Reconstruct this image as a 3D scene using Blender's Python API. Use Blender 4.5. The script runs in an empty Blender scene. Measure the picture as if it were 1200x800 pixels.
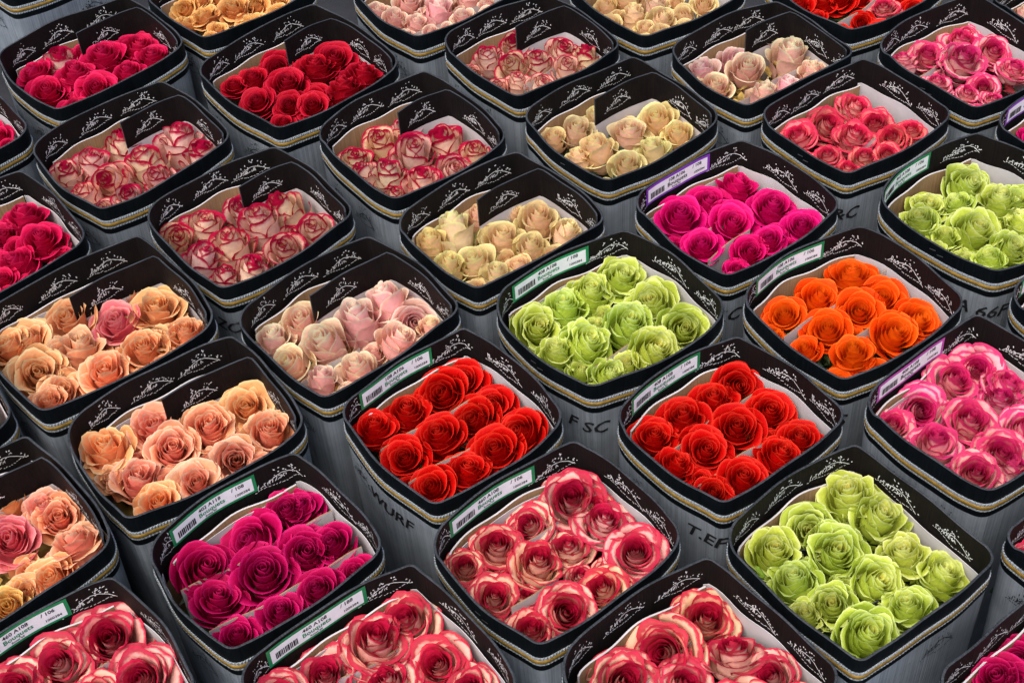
import bpy, math, random
import numpy as np
from mathutils import Matrix, Vector, Euler
random.seed(7)
SC = bpy.context.scene
COL = SC.collection

# ------------------------------------------------------------------ camera
F_PX, PITCH, CAM_H, ROLL = 1836.2, math.radians(45.33), 1.5956, math.radians(4.49)
RIM = 0.42                                    # height of the box rims above the floor
cd = bpy.data.cameras.new('camera'); cam = bpy.data.objects.new('camera', cd); COL.objects.link(cam)
cd.sensor_width = 36.0; cd.lens = F_PX / 1200 * 36; cd.clip_start = .02; cd.clip_end = 200
_r = Vector((1, 0, 0)); _u = Vector((0, math.sin(PITCH), math.cos(PITCH))); _b = Vector((0, -math.cos(PITCH), math.sin(PITCH)))
_c, _s = math.cos(ROLL), math.sin(ROLL)
rx = _c * _r - _s * _u; ry = _s * _r + _c * _u
cam.matrix_world = Matrix(((rx.x, ry.x, _b.x, 0), (rx.y, ry.y, _b.y, 0), (rx.z, ry.z, _b.z, RIM + CAM_H), (0, 0, 0, 1)))
SC.camera = cam

def at(px, py, z):
    """point of the plane at height z (above the floor) seen at a photo pixel"""
    a = (px - 600) / F_PX; b = (400 - py) / F_PX
    d = a * rx + b * ry - _b
    t = (z - (RIM + CAM_H)) / d.z
    return Vector((d.x * t, d.y * t, z)), t

# ------------------------------------------------------------------ light
SUN_EL, SUN_AZ = math.radians(62), math.radians(-150)
w = bpy.data.worlds.new('World'); SC.world = w; w.use_nodes = True
nt = w.node_tree
sky = nt.nodes.new('ShaderNodeTexSky'); sky.sky_type = 'NISHITA'; sky.sun_disc = False
sky.sun_elevation = SUN_EL; sky.sun_rotation = SUN_AZ; sky.air_density = 1.0; sky.dust_density = 4.0; sky.ozone_density = .6
nt.links.new(sky.outputs[0], nt.nodes['Background'].inputs[0]); nt.nodes['Background'].inputs[1].default_value = .125
sl = bpy.data.lights.new('sun', 'SUN'); sl.energy = 1.25; sl.angle = math.radians(48); sl.color = (1, .965, .92)
so = bpy.data.objects.new('sun', sl); COL.objects.link(so); so.location = (0, 2, 6)
sd = Vector((math.sin(SUN_AZ) * math.cos(SUN_EL), math.cos(SUN_AZ) * math.cos(SUN_EL), math.sin(SUN_EL)))
so.rotation_euler = sd.to_track_quat('Z', 'Y').to_euler()
SC.view_settings.view_transform = 'Standard'; SC.view_settings.look = 'None'
SC.view_settings.exposure = 1.0; SC.view_settings.gamma = 1
SC.cycles.max_bounces = 8; SC.cycles.diffuse_bounces = 4; SC.cycles.transmission_bounces = 4

# ------------------------------------------------------------------ helpers
def link(o, parent=None):
    COL.objects.link(o)
    if parent: o.parent = parent
    return o
def tag(o, label=None, cat=None, group=None, kind=None):
    if label: o['label'] = label
    if cat: o['category'] = cat
    if group: o['group'] = group
    if kind: o['kind'] = kind
    return o
def empty(name, loc):
    o = bpy.data.objects.new(name, None); o.location = loc; o.empty_display_size = .05
    return link(o)
class MB:
    """collects vertices and faces (with uv and material index) into ONE mesh"""
    def __init__(s): s.v = []; s.f = []; s.uv = []; s.mi = []
    def grid(s, P, UV=None, mi=0, close=False):
        """P: rows x cols list of points"""
        n, m = len(P), len(P[0]); b = len(s.v)
        for r in P: s.v += [tuple(p) for p in r]
        for i in range(n - 1):
            for j in range(m if close else m - 1):
                k = (j + 1) % m
                s.f.append((b + i * m + j, b + i * m + k, b + (i + 1) * m + k, b + (i + 1) * m + j)); s.mi.append(mi)
                if UV:
                    k2 = j + 1
                    s.uv += [UV(i, j), UV(i, k2), UV(i + 1, k2), UV(i + 1, j)]
                else: s.uv += [(0, 0)] * 4
    def poly(s, pts, mi=0):
        b = len(s.v); s.v += [tuple(p) for p in pts]; s.f.append(tuple(range(b, b + len(pts)))); s.mi.append(mi); s.uv += [(0, 0)] * len(pts)
    def mesh(s, name, mats, smooth=False):
        me = bpy.data.meshes.new(name); me.from_pydata(s.v, [], s.f)
        for m in mats: me.materials.append(m)
        ul = me.uv_layers.new(name='UVMap'); ul.data.foreach_set('uv', np.array(s.uv, dtype=np.float32).ravel())
        me.polygons.foreach_set('material_index', s.mi)
        if smooth: me.polygons.foreach_set('use_smooth', [True] * len(s.f))
        me.update(); return me
    def build(s, name, mats, parent=None, smooth=False):
        return link(bpy.data.objects.new(name, s.mesh(name, mats if isinstance(mats, list) else [mats], smooth)), parent)

# ------------------------------------------------------------------ materials
def newmat(name):
    m = bpy.data.materials.new(name); m.use_nodes = True
    return m, m.node_tree, m.node_tree.nodes['Principled BSDF']
def node(nt, t, **kw):
    n = nt.nodes.new(t)
    for k, v in kw.items(): setattr(n, k, v)
    return n
def card(name, a, b, rough=.6, rib=.5, ribscale=300, spec=.3, scuff=0.0, scuffcol=(.4, .4, .4)):
    """ribbed corrugated cardboard: vertical flutes along the uv arc length, mottled colour, scuffs"""
    m, nt, p = newmat(name)
    uv = node(nt, 'ShaderNodeUVMap'); mp = node(nt, 'ShaderNodeMapping'); mp.inputs['Scale'].default_value = (ribscale, 3, 1)
    nt.links.new(uv.outputs[0], mp.inputs[0])
    n1 = node(nt, 'ShaderNodeTexNoise'); n1.inputs['Scale'].default_value = 1; n1.inputs['Detail'].default_value = 2
    nt.links.new(mp.outputs[0], n1.inputs['Vector'])
    tc = node(nt, 'ShaderNodeNewGeometry')
    n2 = node(nt, 'ShaderNodeTexNoise'); n2.inputs['Scale'].default_value = 22; n2.inputs['Detail'].default_value = 5
    nt.links.new(tc.outputs['Position'], n2.inputs['Vector'])
    mx = node(nt, 'ShaderNodeMath', operation='MULTIPLY_ADD'); mx.inputs[1].default_value = .55
    nt.links.new(n1.outputs[0], mx.inputs[0])
    m2 = node(nt, 'ShaderNodeMath', operation='MULTIPLY'); m2.inputs[1].default_value = .45
    nt.links.new(n2.outputs[0], m2.inputs[0]); nt.links.new(m2.outputs[0], mx.inputs[2])
    r = node(nt, 'ShaderNodeValToRGB'); r.color_ramp.elements[0].position = .36; r.color_ramp.elements[1].position = .64
    r.color_ramp.elements[0].color = (*a, 1); r.color_ramp.elements[1].color = (*b, 1)
    nt.links.new(mx.outputs[0], r.inputs[0])
    src = r.outputs[0]
    if scuff:
        n3 = node(nt, 'ShaderNodeTexNoise'); n3.inputs['Scale'].default_value = 70; n3.inputs['Detail'].default_value = 8; n3.inputs['Roughness'].default_value = .7
        nt.links.new(tc.outputs['Position'], n3.inputs['Vector'])
        r3 = node(nt, 'ShaderNodeValToRGB'); r3.color_ramp.elements[0].position = .64; r3.color_ramp.elements[1].position = .74
        nt.links.new(n3.outputs[0], r3.inputs[0])
        f = node(nt, 'ShaderNodeMath', operation='MULTIPLY'); f.inputs[1].default_value = scuff; nt.links.new(r3.outputs[0], f.inputs[0])
        mix = node(nt, 'ShaderNodeMix', data_type='RGBA'); nt.links.new(f.outputs[0], mix.inputs['Factor']); nt.links.new(src, mix.inputs['A']); mix.inputs['B'].default_value = (*scuffcol, 1)
        src = mix.outputs['Result']
    nt.links.new(src, p.inputs['Base Color'])
    bp = node(nt, 'ShaderNodeBump'); bp.inputs['Strength'].default_value = rib; bp.inputs['Distance'].default_value = .001
    nt.links.new(n1.outputs[0], bp.inputs['Height']); nt.links.new(bp.outputs[0], p.inputs['Normal'])
    p.inputs['Roughness'].default_value = rough; p.inputs['Specular IOR Level'].default_value = spec
    return m
def plain(name, col, rough=.5, spec=.3, metal=0, vary=.15, scale=60):
    m, nt, p = newmat(name)
    tc = node(nt, 'ShaderNodeNewGeometry'); n = node(nt, 'ShaderNodeTexNoise'); n.inputs['Scale'].default_value = scale; n.inputs['Detail'].default_value = 4
    nt.links.new(tc.outputs['Position'], n.inputs['Vector'])
    r = node(nt, 'ShaderNodeValToRGB'); r.color_ramp.elements[0].position = .3; r.color_ramp.elements[1].position = .7
    r.color_ramp.elements[0].color = (*[c * (1 - vary) for c in col], 1); r.color_ramp.elements[1].color = (*[min(1, c * (1 + vary)) for c in col], 1)
    nt.links.new(n.outputs[0], r.inputs[0]); nt.links.new(r.outputs[0], p.inputs['Base Color'])
    p.inputs['Roughness'].default_value = rough; p.inputs['Specular IOR Level'].default_value = spec; p.inputs['Metallic'].default_value = metal
    return m
M_OUT = card('black_card_outside', (.0014, .0022, .003), (.0038, .0055, .007), .5, .5, 330, .10, .2, (.06, .066, .072))
M_IN = card('black_card_inside', (.0035, .0026, .0026), (.0085, .0060, .0056), .65, .6, 330, .14)
M_GREY = card('grey_corrugated_card', (.145, .168, .192), (.24, .275, .31), .6, .9, 420, .2, .6, (.04, .04, .045))
M_EDGE = card('card_edge', (.012, .014, .016), (.05, .054, .06), .6, .3, 500, .2)
M_KRAFT = card('kraft_board', (.24, .145, .07), (.36, .23, .12), .8, .6, 330, .15)
M_PAPER = plain('white_liner_paper', (.52, .495, .50), .8, .15, 0, .10, 30)
M_ROPE = plain('pale_rope_print', (.27, .30, .32), .7, .2, 0, .35, 400)
M_GOLD = plain('gold_print', (.26, .155, .025), .45, .5, .15, .3, 150)
M_BLKPRINT = plain('black_ink', (.012, .012, .014), .6, .2, 0, .4, 200)
M_WHT = plain('white_ink', (.66, .66, .64), .6, .2, 0, .1, 300)
M_LABEL = plain('label_paper', (.80, .80, .82), .45, .4, 0, .05, 80)
M_GREEN = plain('green_label_ink', (.008, .21, .075), .4, .4, 0, .15, 80)
M_PURPLE = plain('purple_label_ink', (.20, .045, .42), .4, .4, 0, .15, 80)
M_MAUVE = plain('mauve_label_ink', (.42, .07, .36), .4, .4, 0, .15, 80)
M_STEEL = plain('staple_steel', (.55, .55, .56), .3, .5, .9, .1, 80)
M_LEAF = plain('leaf_green', (.025, .05, .015), .5, .35, 0, .5, 60)
M_TAN = plain('guard_petal_tan', (.40, .27, .07), .6, .2, 0, .5, 70)
M_LIMELEAF = plain('guard_petal_lime', (.20, .33, .03), .6, .2, 0, .4, 60)
M_REDLEAF = plain('guard_petal_red', (.20, .012, .02), .6, .2, 0, .5, 70)
LEAFMAT = {4: M_TAN, 5: M_TAN, 8: M_TAN, 12: M_LIMELEAF, 13: M_LIMELEAF, 15: M_LIMELEAF, 28: M_LIMELEAF, 16: M_TAN, 26: M_TAN, 29: M_TAN, 25: M_TAN, 32: M_TAN, 2: M_REDLEAF, 3: M_REDLEAF, 11: M_REDLEAF, 20: M_REDLEAF, 27: M_REDLEAF, 30: M_REDLEAF, 24: M_REDLEAF, 18: M_REDLEAF}
M_FLOOR = plain('floor_concrete', (.022, .022, .024), .8, .2, 0, .35, 9)

# ------------------------------------------------------------------ floor
mb = MB(); mb.poly([(-40, -30, 0), (40, -30, 0), (40, 50, 0), (-40, 50, 0)]); fl = mb.build('floor', M_FLOOR); fl['kind'] = 'structure'

# ------------------------------------------------------------------ rose varieties
# core: heart colour, mid, outer: petal colours from the middle outwards, edge: rim colour, pale ones painted as if edge-lit, back: colour of the petal backs
VAR = {
 'scarlet':  dict(fam='full',   core=(.40, .0010, .0008), mid=(.56, .0018, .001), outer=(.56, .0018, .001), edge=(.64, .008, .004), ea=.5, back=(.50, .0016, .001), lit_lip=(.85, .045, .022)),
 'crimson':  dict(fam='full',   core=(.30, .001, .006), mid=(.42, .002, .012), outer=(.46, .003, .018), edge=(.55, .010, .04), ea=.5, back=(.38, .002, .012), lit_lip=(.66, .02, .05)),
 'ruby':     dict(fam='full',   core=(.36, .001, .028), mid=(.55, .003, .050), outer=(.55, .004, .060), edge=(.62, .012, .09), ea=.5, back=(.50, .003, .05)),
 'magenta':  dict(fam='full',   core=(.30, .0005, .044), mid=(.42, .0008, .064), outer=(.45, .0011, .072), edge=(.54, .005, .10), ea=.4, back=(.38, .0008, .062), lit_lip=(.72, .02, .17)),
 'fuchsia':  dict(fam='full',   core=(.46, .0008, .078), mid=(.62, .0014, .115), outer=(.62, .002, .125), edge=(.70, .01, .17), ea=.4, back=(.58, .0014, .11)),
 'orange':   dict(fam='full',   core=(.90, .22, .003), mid=(.88, .105, .002), outer=(.84, .052, .002), edge=(.84, .048, .002), ea=.6, back=(.90, .14, .004), lit_lip=(.95, .18, .015)),
 'bicolor':  dict(fam='bud',    core=(.90, .62, .40), mid=(.90, .60, .44), outer=(.84, .46, .36), edge=(.46, .003, .045), ea=1.0, back=(.92, .70, .53), lit_lip=(.50, .008, .06)),
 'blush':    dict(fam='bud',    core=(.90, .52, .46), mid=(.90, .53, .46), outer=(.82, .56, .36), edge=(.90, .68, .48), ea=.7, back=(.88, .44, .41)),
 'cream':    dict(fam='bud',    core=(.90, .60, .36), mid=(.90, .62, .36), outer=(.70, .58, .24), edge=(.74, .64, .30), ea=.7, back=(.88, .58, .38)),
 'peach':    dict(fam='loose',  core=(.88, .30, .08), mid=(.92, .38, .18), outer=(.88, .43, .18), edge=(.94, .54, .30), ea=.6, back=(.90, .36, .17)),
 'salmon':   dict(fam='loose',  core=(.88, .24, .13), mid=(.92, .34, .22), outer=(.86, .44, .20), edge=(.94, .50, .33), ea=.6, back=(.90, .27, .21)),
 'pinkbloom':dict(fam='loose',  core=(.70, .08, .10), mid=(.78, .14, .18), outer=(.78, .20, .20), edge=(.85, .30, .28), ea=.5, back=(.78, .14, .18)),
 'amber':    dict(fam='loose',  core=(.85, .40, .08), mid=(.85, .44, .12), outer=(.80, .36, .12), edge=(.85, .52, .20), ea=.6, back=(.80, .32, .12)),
 'lime':     dict(fam='ruffle', core=(.86, .80, .18), mid=(.66, .72, .11), outer=(.49, .60, .06), edge=(.70, .78, .20), ea=.7, back=(.56, .65, .08), lit_lip=(.84, .88, .40)),
 'variegated':dict(fam='many',  core=(.44, .004, .035), mid=(.60, .03, .07), outer=(.90, .52, .38), edge=(.48, .004, .04), ea=.9, back=(.90, .54, .42), lit_lip=(.60, .015, .06)),
 'rosepink': dict(fam='many',   core=(.58, .006, .10), mid=(.74, .05, .15), outer=(.90, .42, .42), edge=(.60, .006, .12), ea=.9, back=(.90, .44, .42), lit_lip=(.72, .05, .17)),
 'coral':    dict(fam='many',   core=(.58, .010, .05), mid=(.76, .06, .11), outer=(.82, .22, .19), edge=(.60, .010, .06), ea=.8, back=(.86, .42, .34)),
}
def petal_mat(name, V):
    m, nt, p = newmat(name + '_petal')
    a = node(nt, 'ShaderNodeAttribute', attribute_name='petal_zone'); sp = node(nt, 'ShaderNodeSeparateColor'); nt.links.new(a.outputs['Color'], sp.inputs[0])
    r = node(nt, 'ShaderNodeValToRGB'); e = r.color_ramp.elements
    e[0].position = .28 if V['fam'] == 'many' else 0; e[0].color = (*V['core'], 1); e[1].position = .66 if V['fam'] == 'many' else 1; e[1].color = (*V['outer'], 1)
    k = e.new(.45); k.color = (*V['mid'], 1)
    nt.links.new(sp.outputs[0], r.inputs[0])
    ge = node(nt, 'ShaderNodeNewGeometry')
    def mix(fac, A, B, bt='MIX'):
        n = node(nt, 'ShaderNodeMix', data_type='RGBA', blend_type=bt)
        if isinstance(fac, (int, float)): n.inputs['Factor'].default_value = fac
        else: nt.links.new(fac, n.inputs['Factor'])
        for s, x in (('A', A), ('B', B)):
            if isinstance(x, tuple): n.inputs[s].default_value = (*x, 1)
            else: nt.links.new(x, n.inputs[s])
        return n.outputs['Result']
    def mth(op, A, B=None):
        n = node(nt, 'ShaderNodeMath', operation=op, use_clamp=False)
        for i, x in enumerate((A, B)):
            if x is None: continue
            if isinstance(x, (int, float)): n.inputs[i].default_value = x
            else: nt.links.new(x, n.inputs[i])
        return n.outputs[0]
    c = mix(mth('MULTIPLY', ge.outputs['Backfacing'], .75), r.outputs[0], V['back'])
    # rim in its own colour, pale ones as painted edge light: distance to the petal edge, broken up by noise and veins
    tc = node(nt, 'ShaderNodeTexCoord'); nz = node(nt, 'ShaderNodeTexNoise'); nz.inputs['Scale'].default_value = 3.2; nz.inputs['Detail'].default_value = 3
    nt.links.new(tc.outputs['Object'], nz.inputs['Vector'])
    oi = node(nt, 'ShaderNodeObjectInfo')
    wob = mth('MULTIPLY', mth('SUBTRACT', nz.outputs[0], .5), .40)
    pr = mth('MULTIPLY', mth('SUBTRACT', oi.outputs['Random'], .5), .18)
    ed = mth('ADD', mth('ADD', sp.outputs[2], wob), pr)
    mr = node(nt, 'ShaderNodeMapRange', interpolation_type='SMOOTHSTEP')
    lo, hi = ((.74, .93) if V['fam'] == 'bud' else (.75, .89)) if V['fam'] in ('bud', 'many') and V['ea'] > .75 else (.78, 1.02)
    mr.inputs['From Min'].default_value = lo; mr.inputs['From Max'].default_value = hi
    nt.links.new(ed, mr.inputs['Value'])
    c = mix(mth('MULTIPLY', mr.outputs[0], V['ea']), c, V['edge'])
    lit_lip = node(nt, 'ShaderNodeMapRange', interpolation_type='SMOOTHSTEP'); lit_lip.inputs['From Min'].default_value = .86; lit_lip.inputs['From Max'].default_value = 1.0
    nt.links.new(sp.outputs[2], lit_lip.inputs['Value'])
    c = mix(mth('MULTIPLY', lit_lip.outputs[0], .75), c, V.get('lit_lip', tuple(min(.9, x * 1.25 + .012) for x in V['edge'])))  # brighter lip line: rim highlight painted into the petal colour
    # fine veins and mottling of the petal itself, per-flower tint
    n2 = node(nt, 'ShaderNodeTexNoise'); n2.inputs['Scale'].default_value = 5; n2.inputs['Detail'].default_value = 6
    nt.links.new(tc.outputs['Object'], n2.inputs['Vector'])
    rr = node(nt, 'ShaderNodeMapRange'); rr.inputs['From Min'].default_value = .3; rr.inputs['From Max'].default_value = .7; rr.inputs['To Min'].default_value = .91; rr.inputs['To Max'].default_value = 1.07
    nt.links.new(n2.outputs[0], rr.inputs['Value'])
    hs = node(nt, 'ShaderNodeHueSaturation'); nt.links.new(rr.outputs[0], hs.inputs['Value']); nt.links.new(c, hs.inputs['Color'])
    c = mix(1.0, hs.outputs[0], oi.outputs['Color'], 'MULTIPLY')
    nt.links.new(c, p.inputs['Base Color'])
    p.inputs['Roughness'].default_value = .6; p.inputs['Specular IOR Level'].default_value = .10
    tr = node(nt, 'ShaderNodeBsdfTranslucent'); nt.links.new(c, tr.inputs[0])
    ms = node(nt, 'ShaderNodeMixShader'); ms.inputs[0].default_value = .36 if V['fam'] == 'ruffle' else .28 if V['fam'] in ('ruffle', 'bud', 'loose') else .20
    nt.links.new(p.outputs[0], ms.inputs[1]); nt.links.new(tr.outputs[0], ms.inputs[2])
    nt.links.new(ms.outputs[0], nt.nodes['Material Output'].inputs[0])
    bw = node(nt, 'ShaderNodeTexWave', wave_type='BANDS'); bw.inputs['Scale'].default_value = 1
    bp = node(nt, 'ShaderNodeBump'); bp.inputs['Strength'].default_value = .12; bp.inputs['Distance'].default_value = .04
    nt.links.new(n2.outputs[0], bp.inputs['Height']); nt.links.new(bp.outputs[0], p.inputs['Normal'])
    return m
FAM = {  # N petals, heart count, p: spacing of the rings, H height, flare and curl of the outer petals, ruffle, irregularity
 'full':   dict(N=22, heart=11, p=1.22, H=.80, flare=.46, fe=1.7, curl=.40, ruf=.026, irr=.08, a1=.66, dome=.66, de=1.9),
 'many':   dict(N=31, heart=13, p=1.10, H=.80, flare=.46, fe=1.7, curl=.44, ruf=.060, irr=.14, a1=.66, dome=.64, de=1.9),
 'bud':    dict(N=17, heart=8,  p=1.05, H=.80, flare=.42, fe=2.4, curl=.40, ruf=.022, irr=.08, a1=.60, dome=.80, de=3.2, base=-1.05),
 'ruffle': dict(N=27, heart=12, p=1.02, H=.86, flare=.36, fe=2.3, curl=.46, ruf=.080, irr=.11, a1=.64, dome=.66, de=2.6),
 'loose':  dict(N=26, heart=9,  p=1.00, H=.76, flare=.48, fe=1.6, curl=.42, ruf=.080, irr=.20, a1=.66, dome=.62, de=1.9),
}
def petal(P, i, rng, nu=10, nv=8):
    """one petal as a grid: a cupped, tucked and curled sheet; returns points, zones"""
    N = P['N']; t = i / (N - 1); fam = P['fam']
    irr = P['irr']
    phi = i * 2.39996 + rng.uniform(-1, 1) * irr * 2
    a = (.055 + (P['a1'] - .055) * t ** P['p']) * (1 + rng.uniform(-irr, irr) * .8)
    wdt = (1.9 * (1 - t) ** 1.2 + .80) * (1 + rng.uniform(-irr, irr))
    top = P['H'] * (1 - P['dome'] * t ** P.get('de', 1.9)) - .10 * math.exp(-(t / .12) ** 2) + rng.uniform(-irr, irr) * .35
    base = P.get('base', -.75)
    base += .1 * t
    fl = P['flare'] * max(0, t - .08) ** P['fe'] * (1 + rng.uniform(-irr, irr) * 3)
    curl = P['curl'] * (.25 + .75 * t ** (1 if fam != 'bud' else 1.6)) * (1 + rng.uniform(-irr, irr) * 3)
    tuck = .13 * (1 - .35 * t)
    ph1, ph2 = rng.uniform(0, 6.28), rng.uniform(0, 6.28)
    ruf = P['ruf'] * (.25 + t)
    peak = rng.uniform(.0, .045)
    pts = []; zone = []
    h = top - base
    for jv in range(nv + 1):
        v0 = (jv / nv) ** .8
        row = []
        for ju in range(nu + 1):
            u = -1 + 2 * ju / nu
            au = abs(u)
            out = 1 - .30 * au ** 3.2 + peak * max(0, 1 - au * 2.2)   # rounded outline with a slight tip
            out += .35 * ruf * math.sin(5 * u + ph2)
            v = v0 * out
            narrow = .45 + .55 * math.sin(min(1, v0 / .62) * math.pi / 2)
            ang = phi + u * wdt * narrow * .92
            belly = .30 + .70 * math.sin(min(1, v / .55) * math.pi / 2)
            top_in = 1 - .18 * (1 - t) * max(0, v - .6) / .4
            k = max(0, v - .52) / .48
            r = a * belly * top_in * (1 + tuck * u)
            r += fl * k ** 1.7 + .10 * t * au ** 4 * v ** 2
            r += ruf * math.sin(3.1 * u + ph1) * v ** 3 + .45 * ruf * math.sin(8.3 * u + ph2) * v ** 5
            z = base + h * v
            z -= curl * h * .55 * k ** 2.6 * (.45 + .55 * t)             # tip rolls over outwards
            r += curl * .10 * k ** 3
            z += ruf * .8 * math.sin(4.3 * u + ph2) * v ** 3
            row.append((r * math.cos(ang), r * math.sin(ang), z))
            zone.append((t, v, max(v0 ** 1.5, .0) if v0 > au ** 2 else max(v0 ** 1.5, (au ** 5) * (.3 + .7 * v0)), 1))
        pts.append(row)
    return pts, zone
def grids_to_mesh(name, grids, mat):
    V = []; Fc = []; Z = []
    for pts, zn in grids:
        b = len(V); m = len(pts[0])
        for r in pts: V += r
        Z += zn
        for i in range(len(pts) - 1):
            for j in range(m - 1):
                Fc.append((b + i * m + j, b + (i + 1) * m + j, b + (i + 1) * m + j + 1, b + i * m + j + 1))
    me = bpy.data.meshes.new(name); me.from_pydata(V, [], Fc)
    at_ = me.attributes.new('petal_zone', 'FLOAT_COLOR', 'POINT'); at_.data.foreach_set('color', np.array(Z, dtype=np.float32).ravel())
    me.polygons.foreach_set('use_smooth', [True] * len(Fc)); me.materials.append(mat); me.update()
    return me
def stem_mesh(mat):
    mb = MB(); ring = lambda r, z: [(r * math.cos(k * math.pi / 3), r * math.sin(k * math.pi / 3), z) for k in range(6)]
    mb.grid([ring(.10, -5.0), ring(.10, -1.15), ring(.30, -.95), ring(.24, -.72)], close=True)
    for k in range(5):                         # sepals
        c, s = math.cos(k * 1.2566), math.sin(k * 1.2566)
        f = lambda r, tq, z: (r * c - tq * s, r * s + tq * c, z)
        mb.poly([f(.22, -.12, -.85), f(.60, -.10, -.70), f(.95, 0, -.82), f(.60, .10, -.70), f(.22, .12, -.85)])
    return mb.mesh('stem', [mat])
STEM = stem_mesh(M_LEAF)
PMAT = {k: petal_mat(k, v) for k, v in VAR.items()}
NPROTO = 6
_raw = {}
def raw(fam, k):
    if (fam, k) not in _raw:
        rng = random.Random(sum(map(ord, fam)) * 31 + k)
        P = dict(FAM[fam], fam=fam); q = k / (NPROTO - 1)                # from tight to open
        P['a1'] *= .90 + .17 * q; P['flare'] *= .70 + .55 * q; P['H'] *= 1.14 - .22 * q; P['p'] *= rng.uniform(.88, 1.12); P['curl'] *= rng.uniform(.8, 1.25)
        g = [petal(P, i, rng, 9 if i < FAM[fam]['heart'] else 10, 7 if i < FAM[fam]['heart'] else 8) for i in range(FAM[fam]['N'])]
        rad = sorted(math.hypot(p[0], p[1]) for x in g for r in x[0] for p in r); q_ = 1 / rad[int(len(rad) * .965)]   # outer radius 1
        def fit(x, y):
            r = math.hypot(x, y) * q_; f = q_ * (1 if r < 1 else (1 + (r - 1) * .25) / r); return x * f, y * f
        g = [([[(*fit(p[0], p[1]), p[2] * (.5 + .5 * q_)) for p in r] for r in pts], zn) for pts, zn in g]
        _raw[(fam, k)] = g
    return _raw[(fam, k)]
_proto = {}
def proto(var, k):
    if (var, k) not in _proto:
        fam = VAR[var]['fam']; g = raw(fam, k); nh = FAM[fam]['heart']
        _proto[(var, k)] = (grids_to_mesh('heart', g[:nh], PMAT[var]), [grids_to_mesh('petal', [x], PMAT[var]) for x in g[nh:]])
    return _proto[(var, k)]

# ------------------------------------------------------------------ the boxes: centre x, y (m), yaw, width, length, as measured from the photograph
BOX = {
1:(-.713,2.396,-.924,.222,.264), 2:(-.608,2.117,-.908,.228,.253), 3:(-.400,1.907,-.946,.237,.243), 4:(-.616,1.690,-.973,.239,.276),
5:(-.460,1.468,-1.013,.212,.267), 6:(-.336,1.242,-.926,.206,.233), 7:(-.193,1.034,-1.0,.225,.255), 8:(-.702,1.304,-.929,.245,.235),
10:(-.338,2.303,-.899,.251,.259), 11:(-.142,2.080,-.955,.235,.231), 12:(-.003,1.847,-.970,.217,.244), 13:(.147,1.639,-.988,.226,.245),
14:(.288,1.403,-.957,.208,.229), 15:(.412,1.171,-.977,.235,.238), 16:(-.239,1.665,-.922,.225,.248), 17:(-.093,1.452,-.949,.230,.225),
18:(.037,1.222,-.914,.211,.249), 20:(.078,2.312,-.996,.224,.227), 21:(.209,2.083,-.987,.225,.239), 22:(.363,1.841,-.982,.218,.233),
23:(.495,1.609,-1.006,.211,.234), 24:(.625,1.400,-.932,.211,.238), 26:(.468,2.232,-1.03,.211,.245), 27:(.590,2.042,-1.004,.205,.239),
28:(.742,1.803,-.963,.226,.229), 30:(.823,2.192,-1.02,.228,.246), 34:(-.813,1.898,-.937,.228,.235),
}
def by_corner(px, py, which, yaw=-.96, W=.222, L=.24):
    c, _ = at(px, py, RIM)
    e = Vector((math.cos(yaw), math.sin(yaw), 0)); n = Vector((-e.y, e.x, 0))
    sgn = {'L': (-1, -1), 'B': (-1, 1), 'R': (1, 1), 'F': (1, -1)}[which]
    c = c - e * W / 2 * sgn[0] - n * L / 2 * sgn[1]
    return (c.x, c.y, yaw, W, L)
BOX[9] = by_corner(132, 672, 'B', -.97)
BOX[19] = by_corner(829, 654, 'B', -.95)
BOX[25] = by_corner(489, 44, 'F', -.98); BOX[29] = by_corner(755, 42, 'F', -1.0); BOX[31] = by_corner(997, 38, 'F', -1.0)
BOX[32] = by_corner(241, 46, 'F', -.93); BOX[33] = by_corner(33, 153, 'R', -.93); BOX[35] = by_corner(1166, 141, 'L', -1.0)
BOX[36] = by_corner(1183, 346, 'L', -.98); BOX[37] = by_corner(1145, 628, 'L', -.95); BOX[38] = by_corner(1070, 800, 'L', -.95, .23, .25)
BOX[39] = by_corner(12, -8, 'F', -.95); BOX[40] = by_corner(14, 490, 'R', -.97); BOX[41] = by_corner(1158, -2, 'L', -1.0)
FLAP = {1:.20, 2:.24, 3:.22, 4:.20, 5:.20, 8:.20, 10:.20, 11:.24, 12:.22, 16:.20, 20:.24, 21:.22, 26:.20}      # where the inner flap stands
FLAP_FROM = {1:.52, 2:.55, 3:.60, 4:.48, 5:.48, 8:.35, 10:.60, 11:.58, 12:.50, 16:.42, 20:.52, 21:.48, 26:.58}
STICK = {6:'g', 7:'g', 9:'g', 13:'g', 14:'g', 17:'g', 18:'g', 22:'p', 23:'g', 24:'m', 28:'g', 35:'p', 36:'g'}
BULGE = {13: .026, 28: .021, 23: .021, 15: .020}
OUTTEXT = {13: 'F SC', 14: 'T.EFES', 27: 'F &C', 28: 'A 66F', 22: 'ZKC', 23: 'E S', 17: 'WURF', 3: 'ZC'}
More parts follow.
